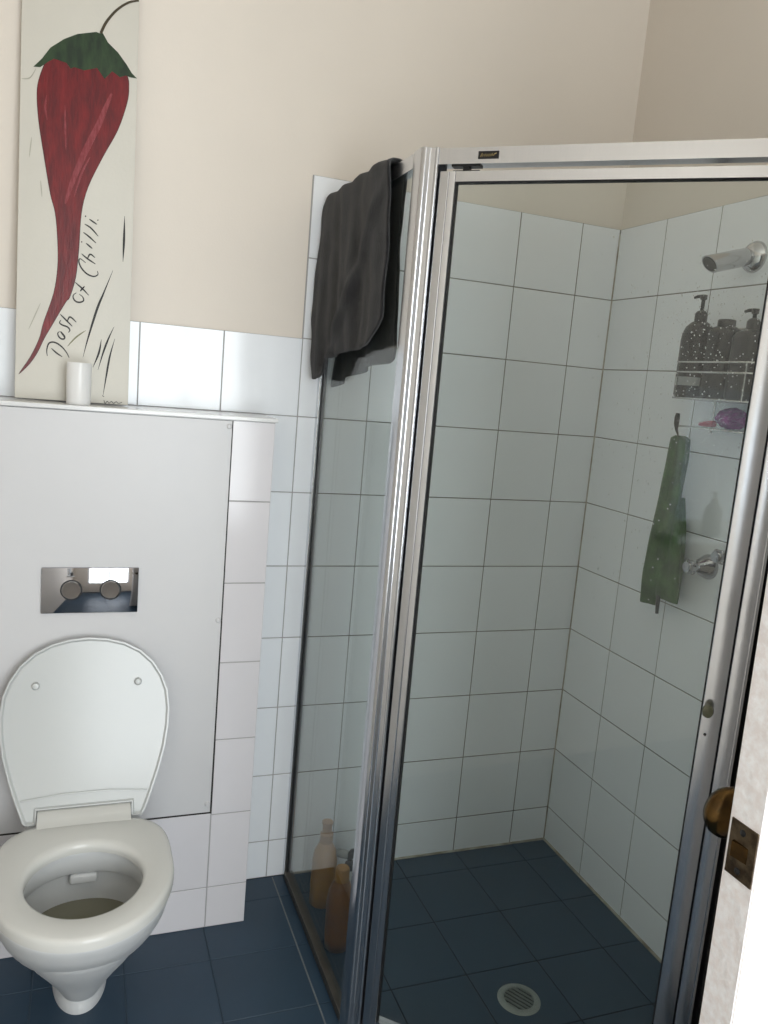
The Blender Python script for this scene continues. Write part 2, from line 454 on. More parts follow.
# ================================================================== TOILET
TX = -1.415
toilet = thing('toilet', 'white toilet with raised seat lid on a narrow pedestal before the cistern box', 'toilet', (TX, -0.40, 0))
def dring(z, w, yf, yb, n=56, pb=3.2, cy=None):
    """D shaped plan ring: round towards the front (-y), squarer at the back"""
    if cy is None: cy = yb + (yf-yb)*0.46
    out = []
    for k in range(n):
        t = 2*math.pi*k/n
        c, s = math.cos(t), math.sin(t)
        if s < 0:    # front
            x = w*math.copysign(abs(c)**0.95, c); y = cy + (cy-yf)*s
        else:
            e = 2.0/pb
            x = w*math.copysign(abs(c)**e, c); y = cy + (yb-cy)*abs(s)**e
        out.append((TX+x, y, z))
    return out
outer = [(0.0, 0.059, -0.392, -0.176), (0.012, 0.059, -0.392, -0.176), (0.03, 0.057, -0.388, -0.176), (0.07, 0.056, -0.386, -0.176), (0.10, 0.058, -0.390, -0.176),
         (0.125, 0.066, -0.408, -0.176), (0.15, 0.080, -0.440, -0.176), (0.18, 0.099, -0.486, -0.176), (0.21, 0.116, -0.530, -0.176), (0.25, 0.135, -0.585, -0.176), (0.29, 0.149, -0.630, -0.176),
         (0.335, 0.160, -0.672, -0.176), (0.365, 0.165, -0.692, -0.176), (0.385, 0.1675, -0.701, -0.176), (0.3935, 0.166, -0.699, -0.178), (0.3965, 0.162, -0.694, -0.182)]
def dense(tab, sub=4):
    out = []
    for i in range(len(tab)-1):
        p0 = tab[max(i-1, 0)]; p1 = tab[i]; p2 = tab[i+1]; p3 = tab[min(i+2, len(tab)-1)]
        for s in range(sub):
            t = s/sub
            out.append(tuple(0.5*(2*b + (c-a)*t + (2*a-5*b+4*c-d)*t*t + (3*b-a-3*c+d)*t**3) for a, b, c, d in zip(p0, p1, p2, p3)))
    return out + [tab[-1]]
rings = []
for z, w, yf, yb in dense(outer):
    fr = 0.46 + 0.16*min(1, max(0, (z-0.08)/0.14))
    rings.append(dring(z, w, yf, yb, pb=3.2-1.3*min(1, max(0, (z-0.08)/0.2)), cy=yb+(yf-yb)*fr))
inner = [(0.3965, 0.118, -0.650, -0.392), (0.392, 0.115, -0.648, -0.397), (0.375, 0.114, -0.647, -0.398), (0.346, 0.115, -0.648, -0.398), (0.341, 0.119, -0.652, -0.393), (0.339, 0.132, -0.664, -0.376), (0.334, 0.134, -0.665, -0.374),
         (0.30, 0.124, -0.645, -0.375), (0.25, 0.104, -0.605, -0.378), (0.20, 0.080, -0.558, -0.385), (0.15, 0.055, -0.515, -0.40), (0.11, 0.035, -0.485, -0.42)]
rings += [dring(z, w, yf, yb, pb=2.2) for z, w, yf, yb in inner]
bm = bmesh.new(); loft(bm, rings)
pan = obj('pan', bm, M_porc, toilet, 50)
bm = bmesh.new()
bm.faces.new([bm.verts.new(p) for p in dring(0.268, 0.1105, -0.6185, -0.3770, pb=2.2)])
obj('water', bm, M_water, toilet)
# flush outlet under the back rim
bm = bmesh.new(); box(bm, (TX-0.028, -0.401, 0.318), (TX+0.028, -0.370, 0.3405), 0.006, 3)
obj('flush_outlet', bm, M_porc, pan, 50)

# seat ring: rounded section swept between outer and inner egg outlines
def egg(ax, yf, yb, cy, n=72, pb=2.4):
    o = []
    for k in range(n):
        t = 2*math.pi*k/n; c, s = math.cos(t), math.sin(t)
        if s < 0: o.append((TX+ax*c, cy+(cy-yf)*s))
        else:
            e = 2.0/pb; o.append((TX+ax*math.copysign(abs(c)**e, c), cy+(yb-cy)*abs(s)**e))
    return o
so = egg(0.1715, -0.716, -0.318, -0.505, pb=3.8)
si = egg(0.1085, -0.651, -0.413, -0.530, pb=2.0)
sec = [(0.0, 0.3985), (0.0, 0.410), (0.015, 0.4155), (0.06, 0.4200), (0.16, 0.4222), (0.5, 0.4235), (0.86, 0.4222), (0.95, 0.4195), (0.99, 0.414), (1.0, 0.407), (0.99, 0.3985)]
bm = bmesh.new()
vr = [[bm.verts.new((o[0]+(i[0]-o[0])*f, o[1]+(i[1]-o[1])*f, z)) for f, z in sec] for o, i in zip(so, si)]
n = len(vr); m_ = len(sec)
for k in range(n):
    for j in range(m_):
        bm.faces.new((vr[k][j], vr[(k+1) % n][j], vr[(k+1) % n][(j+1) % m_], vr[k][(j+1) % m_]))
seat = obj('seat', bm, M_seat, toilet, 50)
bm = bmesh.new()
tp = [(-0.348, 0.399), (-0.348, 0.4215), (-0.335, 0.4238), (-0.318, 0.4290), (-0.304, 0.4372), (-0.280, 0.4385), (-0.266, 0.432), (-0.264, 0.399)]
loft(bm, [[(TX+x, y, z) for y, z in tp] for x in (-0.0965, 0.0965)])
bmesh.ops.bevel(bm, geom=[e for e in bm.edges if abs(e.verts[0].co.x-e.verts[1].co.x) < 1e-6], offset=0.0015, segments=2, affect='EDGES', profile=0.5)
obj('hinge_tab', bm, M_seat, seat, 40)
# lid, raised and leaning back on the panel
half = [(0.0985, 0.031), (0.0985, 0.004), (0.102, 0.0), (0.120, 0.0), (0.126, 0.006), (0.140, 0.045), (0.156, 0.095), (0.169, 0.145), (0.1765, 0.195), (0.178, 0.235), (0.1735, 0.275), (0.161, 0.309), (0.141, 0.341), (0.112, 0.368), (0.078, 0.386), (0.040, 0.3960), (0.0, 0.3995)]
lid_out = [(u, v) for u, v in half] + [(-u, v) for u, v in half[::-1][1:]]
hinge = Vector((TX, -0.304, 0.4105)); topv = Vector((TX, -0.2010, 0.7960))
vd = (topv-hinge).normalized(); nd = Vector((1, 0, 0)).cross(vd).normalized()      # nd faces the camera (-y, up)
if nd.y > 0: nd = -nd
def lp(u, v, d): return hinge + Vector((1, 0, 0))*u + vd*v + nd*d
bm = bmesh.new()
back = [bm.verts.new(lp(u, v, -0.010)) for u, v in lid_out]
front = [bm.verts.new(lp(u, v, 0.004)) for u, v in lid_out]
nn = len(lid_out)
bm.faces.new(back[::-1]); ff = bm.faces.new(front)
for k in range(nn): bm.faces.new((back[k], back[(k+1) % nn], front[(k+1) % nn], front[k]))
bmesh.ops.inset_region(bm, faces=[ff], thickness=0.0035, depth=0.0025)
bmesh.ops.inset_region(bm, faces=[ff], thickness=0.0035, depth=0.0)
bmesh.ops.inset_region(bm, faces=[ff], thickness=0.004, depth=-0.006)
lid = obj('lid', bm, M_lid, toilet, 25)
for u in (-0.1075, 0.1075):
    bm = bmesh.new(); lathe(bm, [(0.0085, 0), (0.0085, 0.004), (0.006, 0.009), (0, 0.0105)], lp(u, 0.297, -0.001), nd, 18)
    obj('bumper', bm, M_lid, lid, 40)
# moulded step across the lid's foot
bm = bmesh.new()
rr_ = [(-0.132, 0.052), (-0.05, 0.060), (0.05, 0.060), (0.132, 0.052)]
tube(bm, [lp(u, v, 0.0002) for u, v in rr_], 0.0022, 8)
obj('lid_ridge', bm, M_lid, lid, 40)

# ================================================================== SHOWER SCREEN (side panel, angled door, return panel)
P0 = Vector((-0.855, -0.600)); EV = Vector(e43); NV = Vector((-math.sin(R(43)), -math.cos(R(43))))
def pt(t, n): p = P0 + EV*t + NV*n; return (p.x, p.y)
H = 1.848
scr = thing('shower_screen', 'aluminium framed glass shower enclosure with an angled pivot door', 'shower screen', (-0.55, -0.60, 0))
def zpart(name, poly, z0, z1, m, parent, bev=0.0, sm=30):
    bm = bmesh.new(); prism(bm, poly, z0, z1, bev)
    return obj(name, bm, m, parent, sm)
def tbar(t0, t1, n0, n1): return [pt(t0, n0), pt(t1, n0), pt(t1, n1), pt(t0, n1)]
SX = -0.868                                   # outer face of the side panel
zpart('corner_post', [(SX-0.004, -0.560), (SX-0.004, -0.598), (SX+0.001, -0.6045), pt(0.002, 0.004), pt(0.0165, 0.004), pt(0.0165, -0.030), (SX+0.030, -0.560)], 0.004, H, M_alu, scr, 0.002)
bm = bmesh.new(); tube(bm, [(*pt(0.0150, 0.0035), 0.004), (*pt(0.0150, 0.0035), H)], 0.0036, 10)
obj('post_bead', bm, M_alu, scr, 40)
boxes('wall_channel', [((SX-0.003, -0.020, 0.004), (SX+0.016, -0.0005, 1.8455))], M_alu, scr, 0.001)
boxes('side_rail', [((SX-0.004, -0.560, H-0.030), (SX+0.020, -0.0205, H-0.002))], M_alu, scr, 0.0015)
boxes('side_track', [((SX-0.004, -0.560, 0.002), (SX+0.020, -0.0205, 0.024))], M_alu_t, scr, 0.0015)
boxes('side_pane', [((SX+0.004, -0.562, 0.020), (SX+0.009, -0.015, H-0.020))], M_glass_s, scr)
# rubber seals beside the pane
boxes('seal', [((SX+0.002, -0.026, 0.024), (SX+0.011, -0.020, H-0.030))], M_alu_d, scr)
boxes('seal', [((SX+0.002, -0.560, 0.024), (SX+0.011, -0.556, H-0.030))], M_alu_d, scr)
T_IN, T_GAP, T_OUT = 0.598, 0.631, 0.661
zpart('head_rail', tbar(0.0165, 0.664, 0.003, -0.028), H-0.029, H-0.001, M_alu, scr, 0.0)
zpart('end_post', tbar(T_GAP+0.0022, T_OUT, 0.002, -0.030), 0.004, H-0.029, M_alu, scr, 0.0025)
bm = bmesh.new(); tube(bm, [(*pt(T_OUT-0.0045, 0.0015), 0.006), (*pt(T_OUT-0.0045, 0.0015), H-0.03)], 0.0018, 8)
obj('post_bead', bm, M_alu, scr, 40)
zpart('door_sill', tbar(0.0165, 0.664, 0.004, -0.032), 0.002, 0.022, M_alu, scr, 0.0)
zpart('door_stop', tbar(T_GAP-0.004, T_GAP+0.004, -0.016, -0.030), 0.022, H-0.029, M_alu_d, scr)
zpart('door_stop', tbar(0.014, 0.024, -0.014, -0.030), 0.022, H-0.029, M_alu_d, scr)
rx, ry = pt(T_OUT, -0.010)
boxes('return_pane', [((rx+0.01, ry-0.003, 0.020), (-0.006, ry+0.003, H-0.020))], M_glass, scr)
boxes('return_rail', [((rx+0.002, ry-0.012, H-0.030), (-0.001, ry+0.012, H-0.002))], M_alu, scr, 0.0015)
boxes('return_track', [((rx+0.002, ry-0.012, 0.002), (-0.001, ry+0.012, 0.024))], M_alu, scr, 0.0015)
boxes('wall_channel', [((-0.018, ry-0.010, 0.024), (-0.0005, ry+0.010, H-0.030))], M_alu, scr, 0.001)
boxes('return_black_strip', [((rx+0.001, ry-0.010, 0.024), (rx+0.060, ry+0.010, H-0.030))], M_black, scr)  # plain black strip along the return panel, next to the end post
# pivot block in the gap over the door
bm = bmesh.new()
prism(bm, tbar(0.042, 0.096, -0.003, -0.022), H-0.0315, H-0.029)
prism(bm, tbar(0.046, 0.096, -0.003, -0.022), H-0.0405, H-0.0385)
prism(bm, tbar(0.064, 0.075, -0.004, -0.020), H-0.0385, H-0.0315)
obj('pivot_block', bm, M_black, scr)
# maker's badge with gold script
bd = zpart('badge', tbar(0.093, 0.131, 0.0042, 0.0028), H-0.0215, H-0.0085, M_black, scr)
bm = bmesh.new()
zig = [(0.0965, .25), (0.0985, .75), (0.0995, .3), (0.1010, .6), (0.1022, .3), (0.1035, .62), (0.1050, .3), (0.1065, .58), (0.1080, .28), (0.1095, .6), (0.1110, .3), (0.1125, .66), (0.1140, .35), (0.1160, .62), (0.1185, .7)]
tube(bm, [(*pt(0.093+(t-0.093)*1.32, 0.0043), H-0.0215+0.013*f) for t, f in zig], 0.0007, 5)
obj('gold_script', bm, M_gold, bd, 60)

# ---- the door itself
bm = bmesh.new()
prism(bm, tbar(0.0215, 0.0525, 0.000, -0.022), 0.028, H-0.0405, 0.0025)
door_s = obj('shower_door', bm, M_alu, scr, 30)
door_s['label'] = 'framed clear glass pivot door with water drops'
bm = bmesh.new(); prism(bm, tbar(T_IN, T_GAP, 0.000, -0.022), 0.028, H-0.0405, 0.0025); obj('stile', bm, M_alu, door_s, 30)
bm = bmesh.new(); tube(bm, [(*pt(0.0385, 0.0000), 0.03), (*pt(0.0385, 0.0000), H-0.042)], 0.0022, 8); obj('stile_bead', bm, M_alu, door_s, 40)
zpart('rail', tbar(0.0525, T_IN, -0.001, -0.021), H-0.0585, H-0.0405, M_alu, door_s)
zpart('rail', tbar(0.0525, T_IN, -0.001, -0.021), 0.028, 0.056, M_alu, door_s)
zpart('door_pane', tbar(0.050, T_IN+0.003, -0.008, -0.013), 0.052, H-0.056, M_glass, door_s)
zpart('seal', tbar(0.0525, 0.0545, -0.004, -0.017), 0.056, H-0.0585, M_alu_d, door_s)
zpart('seal', tbar(T_IN-0.002, T_IN, -0.004, -0.017), 0.056, H-0.0585, M_alu_d, door_s)
zpart('seal', tbar(0.0545, T_IN-0.002, -0.004, -0.017), H-0.0605, H-0.0585, M_alu_d, door_s)
# pull knob and an empty screw hole on the closing stile
kx, ky = pt(0.607, 0.0)
bm = bmesh.new()
lathe(bm, [(0.0062, -0.001), (0.0062, 0.006), (0.0090, 0.010), (0.0098, 0.016), (0.0080, 0.021), (0.0, 0.0225)], (kx, ky, 0.908), (NV.x, NV.y, 0), 20)
for v in bm.verts: v.co.z = 0.908 + (v.co.z-0.908)*1.25
obj('door_knob', bm, M_knobc, door_s, 40)
kx, ky = pt(0.6085, 0.0)
bm = bmesh.new(); lathe(bm, [(0.0026, -0.001), (0.0026, 0.0006), (0, 0.0006)], (kx, ky, 0.860), (NV.x, NV.y, 0), 12)
obj('screw_hole', bm, M_black, door_s)
# water drops clinging to the inside of the pane
bm = bmesh.new()
rd = random.Random(3)
def drop(t, z, r):
    x, y = pt(t, -0.0135)
    mtx = Matrix.Translation((x, y, z)) @ Matrix.Diagonal((r, r, r*rd.uniform(1.0, 1.5), 1))
    bmesh.ops.create_icosphere(bm, subdivisions=1, radius=1.0, matrix=mtx)
for _ in range(330):
    drop(min(0.592, max(0.30, rd.gauss(0.515, 0.055))), rd.gauss(1.53, 0.085), rd.uniform(0.0005, 0.0014))
for _ in range(110):
    drop(rd.uniform(0.30, 0.592), rd.uniform(1.02, 1.72), rd.uniform(0.0005, 0.0012))
for _ in range(60):
    drop(rd.gauss(0.44, 0.035), rd.uniform(1.1, 1.42), rd.uniform(0.0006, 0.0015))
for _ in range(60):
    drop(rd.uniform(0.07, 0.58), rd.uniform(0.35, 1.0), rd.uniform(0.0004, 0.001))
wd = obj('water_drops', bm, M_drop, door_s, 80); wd['kind'] = 'stuff'

# ================================================================== CHARCOAL TOWEL OVER THE SIDE PANEL
def lerp(a, b, t): return a + (b-a)*t
def pw(tab, x):
    for (x0, y0), (x1, y1) in zip(tab, tab[1:]):
        if x0 <= x <= x1: return lerp(y0, y1, (x-x0)/(x1-x0))
    return tab[0][1] if x < tab[0][0] else tab[-1][1]
NI, NJ = 70, 46
zo = [(0.0, 1.414), (0.10, 1.412), (0.22, 1.417), (0.28, 1.426), (0.33, 1.463), (0.55, 1.478), (0.80, 1.488), (0.93, 1.498), (0.97, 1.520), (1.0, 1.545)]
zi = [(0.0, 1.395), (0.15, 1.410), (0.35, 1.425), (0.60, 1.445), (0.90, 1.460), (0.96, 1.470), (1.0, 1.500)]
bm = bmesh.new()
grid = []
for i in range(NI+1):
    s = i/NI
    col = []
    top = 1.864 - 0.016*max(0, 1-s/0.08)**2 + 0.0035*math.sin(s*24) - 0.002*s
    zb, zb2 = pw(zo, s), pw(zi, s)
    for j in range(NJ+1):                      # outer drop, from the hem up
        f = j/NJ
        z = lerp(zb, top-0.010, f)
        yr = pw([(1.40, -0.470), (1.50, -0.480), (1.56, -0.494), (1.72, -0.490), (1.86, -0.462)], z)
        y = lerp(-0.008, yr, s)
        fold = 0.007*math.sin(s*17+1.3*math.sin(z*7)) + 0.0035*math.sin(s*41+z*9)
        # long slanting crease from the top right corner down to the left
        dline = (s - (1.0 - (1.84-z)*1.75))
        ridge = 0.016*math.exp(-(dline/0.045)**2) - 0.009*(1/(1+math.exp(-dline*26)))
        amp = (0.25 + 0.75*(1-f)**0.6)*(0.35+0.65*min(1, (1-s)*5))*(0.15+0.85*min(1, s*6))
        x = -0.886 - amp*(0.010 + fold + ridge) - 0.004*noise.noise((y*14, z*14, 3.0)) - 0.012*max(0, 1-s*5)*min(1, (1-f)*2)*min(1, f*3)
        col.append((min(x, -0.8795), y, z))
    for a in (25, 60, 90, 120, 155):           # over the rail
        an = R(a)
        col.append((-0.858 - 0.028*math.cos(an), lerp(-0.010, lerp(-0.460, -0.430, a/180), s), top-0.010+0.012*math.sin(an)))
    for j in range(NJ+1):                      # inner drop
        f = j/NJ
        z = lerp(top-0.010, zb2, f)
        yr = pw([(1.39, -0.425), (1.50, -0.430), (1.68, -0.420), (1.86, -0.425)], z)
        y = lerp(-0.010, yr, s)
        x = -0.832 + (0.2+0.8*f)*0.012*math.sin(s*15+2+z*3) + 0.004*noise.noise((y*16, z*16, 9.0))
        col.append((max(x, -0.843), y, z))
    grid.append([bm.verts.new(p) for p in col])
for a, b in zip(grid, grid[1:]):
    for k in range(len(a)-1): bm.faces.new((a[k], b[k], b[k+1], a[k+1]))
towel = obj('bath_towel', bm, M_towel, None, 80)
sol = towel.modifiers.new('thickness', 'SOLIDIFY'); sol.thickness = 0.006; sol.offset = 0
tag(towel, 'charcoal terry bath towel draped over the top of the shower side panel', 'towel')

# ================================================================== SHOWER FITTINGS ON THE RIGHT WALL
sh = thing('wall_shower', 'chrome slanted tube shower head on a round wall flange', 'shower head', (0, -0.531, 1.776))
bm = bmesh.new(); lathe(bm, [(0.036, 0), (0.036, 0.003), (0.033, 0.010), (0.024, 0.018), (0.016, 0.022)], (0, -0.531, 1.776), (-1, 0, 0), 32)
obj('flange', bm, M_chrome_r, sh, 40)
bm = bmesh.new()
a0 = Vector((-0.012, -0.531, 1.777)); a1 = Vector((-0.126, -0.531, 1.744)); dr = (a1-a0).normalized()
uu = Vector((0, 1, 0)); vv = dr.cross(uu).normalized()
rg = []
for c_, r_ in ((a0, 0.012), (a0+dr*0.010, 0.018), (a0+dr*0.020, 0.0205)):
    rg.append([c_ + uu*r_*math.cos(2*math.pi*k/24) + vv*r_*math.sin(2*math.pi*k/24) for k in range(24)])
ring = []
for k in range(24):                            # outlet cut on the slant, facing down
    q = uu*0.0205*math.cos(2*math.pi*k/24) + vv*0.0205*math.sin(2*math.pi*k/24)
    ring.append(a1 + q + dr*(0.55*q.z))
rg.append(ring); loft(bm, rg); obj('arm', bm, M_chrome_r, sh, 50)
cut_n = None
bm = bmesh.new()
cen = sum(ring, Vector())/24
nrm = (ring[0]-cen).cross(ring[6]-cen).normalized()
if nrm.dot(dr) < 0: nrm = -nrm
loft(bm, [[cen+(p-cen)*0.86+nrm*0.0001 for p in ring], [cen+(p-cen)*0.80+nrm*0.0015 for p in ring]]); obj('nozzle_face', bm, M_bottle2, sh, 40)

def tap(y, z, label, out):
    t = thing('tap', label, 'tap', (0, y, z), 'shower wall taps')
    bm = bmesh.new()
    lathe(bm, [(0.031, 0), (0.031, 0.004), (0.029, 0.010), (0.022, 0.024), (0.017, 0.034), (0.014, 0.040)], (0, y, z), (-1, 0, 0), 28)
    obj('flange', bm, M_chrome, t, 40)
    bm = bmesh.new()
    lathe(bm, [(0.011, 0.038), (0.011, 0.046), (0.016, 0.050), (0.017, 0.062), (0.013, 0.070), (0.0, 0.072)], (0, y, z), (-1, 0, 0), 24)
    obj('handle_hub', bm, M_chrome, t, 40)
    for k in range(4):
        an = R(45+90*k)
        bm = bmesh.new()
        d = Vector((0, math.cos(an), math.sin(an)))
        b0 = Vector((-0.057, y, z))
        tube(bm, [b0+d*0.008, b0+d*0.014, b0+d*0.018, b0+d*0.020], [0.0050, 0.0054, 0.0056, 0.0035], 10)
        obj('handle_arm', bm, M_chrome, t, 50)
    return t
tap(-0.535, 1.043, 'chrome shower tap just right of the green cloth', 0)
tap(-0.622, 1.088, 'chrome shower tap half hidden behind the shower door stile', 0)

# ---- wire caddy
cd = thing('shower_caddy', 'two tier wire caddy on the shower wall holding dark bottles', 'caddy', (-0.06, -0.53, 1.36))
def basket(name, z, y0, y1, xb, xf, rails):
    bm = bmesh.new()
    def loop(zz, r): tube(bm, [(xb, y0, zz), (xf+0.012, y0, zz), (xf, y0-0.012, zz), (xf, y1+0.012, zz), (xf+0.012, y1, zz), (xb, y1, zz)], r, 6)
    loop(z, 0.0022)
    tube(bm, [(xb, y0, z), (xb, y1, z)], 0.0022, 6)
    for rz in rails: loop(rz, 0.0022)
    nw = 9
    for k in range(1, nw):
        y = lerp(y0, y1, k/nw); tube(bm, [(xb, y, z), (xf, y, z)], 0.0013, 5)
    if rails:
        for (x, y) in ((xf, y0-0.02), (xf, y1+0.02), (xb, y0), (xb, y1)):
            tube(bm, [(x, y, z), (x, y, rails[-1])], 0.0016, 5)
    return obj(name, bm, M_wire, cd, 60)
basket('upper_basket', 1.443, -0.445, -0.695, -0.006, -0.115, [1.504, 1.527])
basket('lower_basket', 1.376, -0.447, -0.660, -0.006, -0.085, [])
for y in (-0.48, -0.63):
    bm = bmesh.new(); tube(bm, [(-0.005, y, 1.365), (-0.005, y, 1.60)], 0.0025, 8); obj('back_wire', bm, M_wire, cd, 60)
bm = bmesh.new(); tube(bm, [(-0.005, -0.48, 1.60), (-0.005, -0.48, 1.608), (-0.005, -0.49, 1.613), (-0.005, -0.62, 1.613), (-0.005, -0.63, 1.608), (-0.005, -0.63, 1.60)], 0.0025, 8)
obj('back_bow', bm, M_wire, cd, 60)

def pump_bottle(name, label, x, y, z, rx, ry, h, mm, shoulder=0.035, pump=True, tilt=0.0, lab=None, pumph=0.062):
    t = thing(name, label, 'bottle', (x, y, z))
    bm = bmesh.new()
    prof = [(0.90, 0), (1.0, 0.006), (1.0, h-shoulder), (0.95, h-shoulder*0.62), (0.80, h-shoulder*0.30), (0.55, h-shoulder*0.08), (0.40, h)]
    rings = []
    for s, hh in prof:
        rings.append([(x+rx*s*math.copysign(abs(math.cos(a))**0.75, math.cos(a)), y+ry*s*math.copysign(abs(math.sin(a))**0.75, math.sin(a)), z+hh) for a in [2*math.pi*k/32 for k in range(32)]])
    loft(bm, rings); b = obj('body', bm, mm, t, 50)
    if lab:
        bm = bmesh.new()
        rings = [[(x+(rx+0.0006)*math.copysign(abs(math.cos(a))**0.75, math.cos(a)), y+(ry+0.0006)*math.copysign(abs(math.sin(a))**0.75, math.sin(a)), z+hh) for a in [2*math.pi*k/32 for k in range(32)]] for hh in lab]
        loft(bm, rings); obj('label_band', bm, M_label, t, 50)
    if pump:
        bm = bmesh.new(); lathe(bm, [(0.0145, h-0.001), (0.0145, h+0.018), (0.010, h+0.024), (0.0045, h+0.026), (0.0045, h+pumph-0.012), (0.008, h+pumph-0.010), (0.008, h+pumph), (0.0, h+pumph+0.001)], (x, y, z), (0, 0, 1), 20)
        pm = obj('pump', bm, M_black, t, 40)
        bm = bmesh.new(); tube(bm, [(x, y+0.004, z+h+pumph-0.003), (x-0.005, y+0.014, z+h+pumph-0.003), (x-0.009, y+0.022, z+h+pumph-0.006)], [0.0045, 0.004, 0.003], 8)
        obj('spout', bm, M_black, pm, 50)
    else:
        bm = bmesh.new(); lathe(bm, [(0.020, h-0.002), (0.020, h+0.012), (0.018, h+0.014), (0, h+0.014)], (x, y, z), (0, 0, 1), 20)
        obj('cap', bm, M_black, t, 40)
    return t
pump_bottle('pump_bottle', 'tall black pump bottle with a grey label band in the wire caddy', -0.070, -0.463, 1.4455, 0.034, 0.037, 0.180, M_bottle, 0.045, True, lab=(0.028, 0.048))
pump_bottle('squat_bottle', 'black bottle between the two pump bottles in the caddy', -0.062, -0.541, 1.4455, 0.034, 0.039, 0.168, M_bottle, 0.020, False)
pump_bottle('pump_bottle', 'charcoal pump bottle at the door frame end of the wire caddy', -0.062, -0.622, 1.4455, 0.034, 0.038, 0.156, M_bottle2, 0.020, True, pumph=0.046)

# ---- puff, scraper and hook on the lower shelf
bm = bmesh.new()
bmesh.ops.create_icosphere(bm, subdivisions=4, radius=1.0)
for v in bm.verts:
    d = v.co.normalized(); k = 1 + 0.16*noise.noise(d*6) + 0.10*noise.noise(d*15)
    v.co = Vector((-0.045 + d.x*0.030*k, -0.585 + d.y*0.042*k, 1.4045 + d.z*0.0245*k))
tag(obj('shower_puff', bm, M_purple, None, 80), 'purple mesh shower puff on the lower caddy shelf', 'shower puff')
bm = bmesh.new(); tube(bm, [(-0.05, -0.488, 1.385), (-0.05, -0.510, 1.387), (-0.05, -0.535, 1.389)], [0.004, 0.0075, 0.008], 10)
tag(obj('pink_razor', bm, M_pink, None, 50), 'small pink handle lying left of the purple puff on the caddy', 'razor')
bm = bmesh.new(); tube(bm, [(-0.075, -0.437, 1.406), (-0.076, -0.437, 1.396), (-0.078, -0.440, 1.380), (-0.078, -0.443, 1.366), (-0.072, -0.446, 1.350), (-0.062, -0.446, 1.346)], [0.0050, 0.0065, 0.0062, 0.0035, 0.0015, 0.0013], 10)
tag(obj('hook', bm, M_black, None, 60), 'small black hook on the caddy above the green cloth', 'hook')

# ---- green cloth hanging from the hook
bm = bmesh.new()
def roll(path, seg=26, lob=0.27, ph=0.0):
    """path: (x, y, z, half width along y, half depth along x)"""
    rings = []
    sub = []
    for a, b in zip(path, path[1:]):
        for k in range(6): sub.append(tuple(lerp(p, q, k/6) for p, q in zip(a, b)))
    sub.append(path[-1])
    for (x, y, z, wy, wx) in sub:
        ring = []
        for k in range(seg):
            an = 2*math.pi*k/seg
            g = 1 + lob*math.sin(3*an+ph+z*6) + 0.07*noise.noise((math.cos(an)*2, math.sin(an)*2, z*16+ph))
            ring.append((x+wx*g*math.cos(an), y+wy*g*math.sin(an), z))
        rings.append(ring)
    loft(bm, rings)
roll([(-0.062, -0.442, 1.352, 0.012, 0.010), (-0.060, -0.443, 1.345, 0.024, 0.017), (-0.057, -0.441, 1.30, 0.028, 0.019), (-0.055, -0.434, 1.20, 0.029, 0.020), (-0.055, -0.424, 1.10, 0.031, 0.021), (-0.053, -0.412, 1.00, 0.030, 0.022), (-0.052, -0.404, 0.95, 0.026, 0.020), (-0.052, -0.401, 0.915, 0.022, 0.017)], ph=0.4)
roll([(-0.050, -0.452, 1.20, 0.014, 0.012), (-0.049, -0.458, 1.12, 0.026, 0.018), (-0.048, -0.462, 1.03, 0.034, 0.020), (-0.047, -0.465, 0.955, 0.036, 0.019), (-0.047, -0.464, 0.940, 0.034, 0.016)], ph=2.1)
green = thing('green_cloth', 'green folded cloth hanging limp from the hook under the caddy', 'cloth', (-0.055, -0.43, 0.90))
obj('cloth', bm, M_green, green, 60)
bm = bmesh.new(); tube(bm, [(-0.062, -0.446, 0.945), (-0.063, -0.447, 0.925), (-0.063, -0.449, 0.900)], [0.005, 0.005, 0.004], 8)
obj('loop_tail', bm, M_bottle2, green, 50)

# ================================================================== THINGS ON THE SHOWER FLOOR
def lathe_bottle(name, label, x, y, body_prof, mb, cap_prof, mc, cat='bottle', squash=1.0):
    t = thing(name, label, cat, (x, y, 0))
    bm = bmesh.new(); lathe(bm, body_prof, (x, y, 0.0005), (0, 0, 1), 30)
    for v in bm.verts: v.co.x = x + (v.co.x-x)*squash
    obj('body', bm, mb, t, 50)
    bm = bmesh.new(); lathe(bm, cap_prof, (x, y, 0.0005), (0, 0, 1), 24)
    obj('cap', bm, mc, t, 40)
    return t
lathe_bottle('shampoo_bottle', 'tall amber bottle standing on the shower floor nearest the wall', -0.795, -0.145,
             [(0.030, 0), (0.034, 0.004), (0.035, 0.06), (0.034, 0.13), (0.030, 0.155), (0.020, 0.175), (0.015, 0.182)], M_amber,
             [(0.017, 0.181), (0.018, 0.184), (0.018, 0.206), (0.013, 0.210), (0.013, 0.232), (0.015, 0.234), (0.015, 0.240), (0, 0.241)], M_amber)
lathe_bottle('shampoo_bottle', 'orange brown bottle standing in front of the amber one on the shower floor', -0.806, -0.322,
             [(0.026, 0), (0.031, 0.004), (0.033, 0.04), (0.034, 0.13), (0.031, 0.155), (0.022, 0.178), (0.015, 0.186)], M_orange,
             [(0.018, 0.185), (0.018, 0.215), (0.016, 0.219), (0, 0.219)], M_amber)
gb = lathe_bottle('cleaner_bottle', 'grey bottle with a dark curved trigger behind the orange bottle', -0.735, -0.185,
             [(0.026, 0), (0.029, 0.004), (0.029, 0.085), (0.024, 0.105), (0.014, 0.120)], M_greyb,
             [(0.015, 0.119), (0.015, 0.134), (0.010, 0.138), (0, 0.138)], M_bottle2)
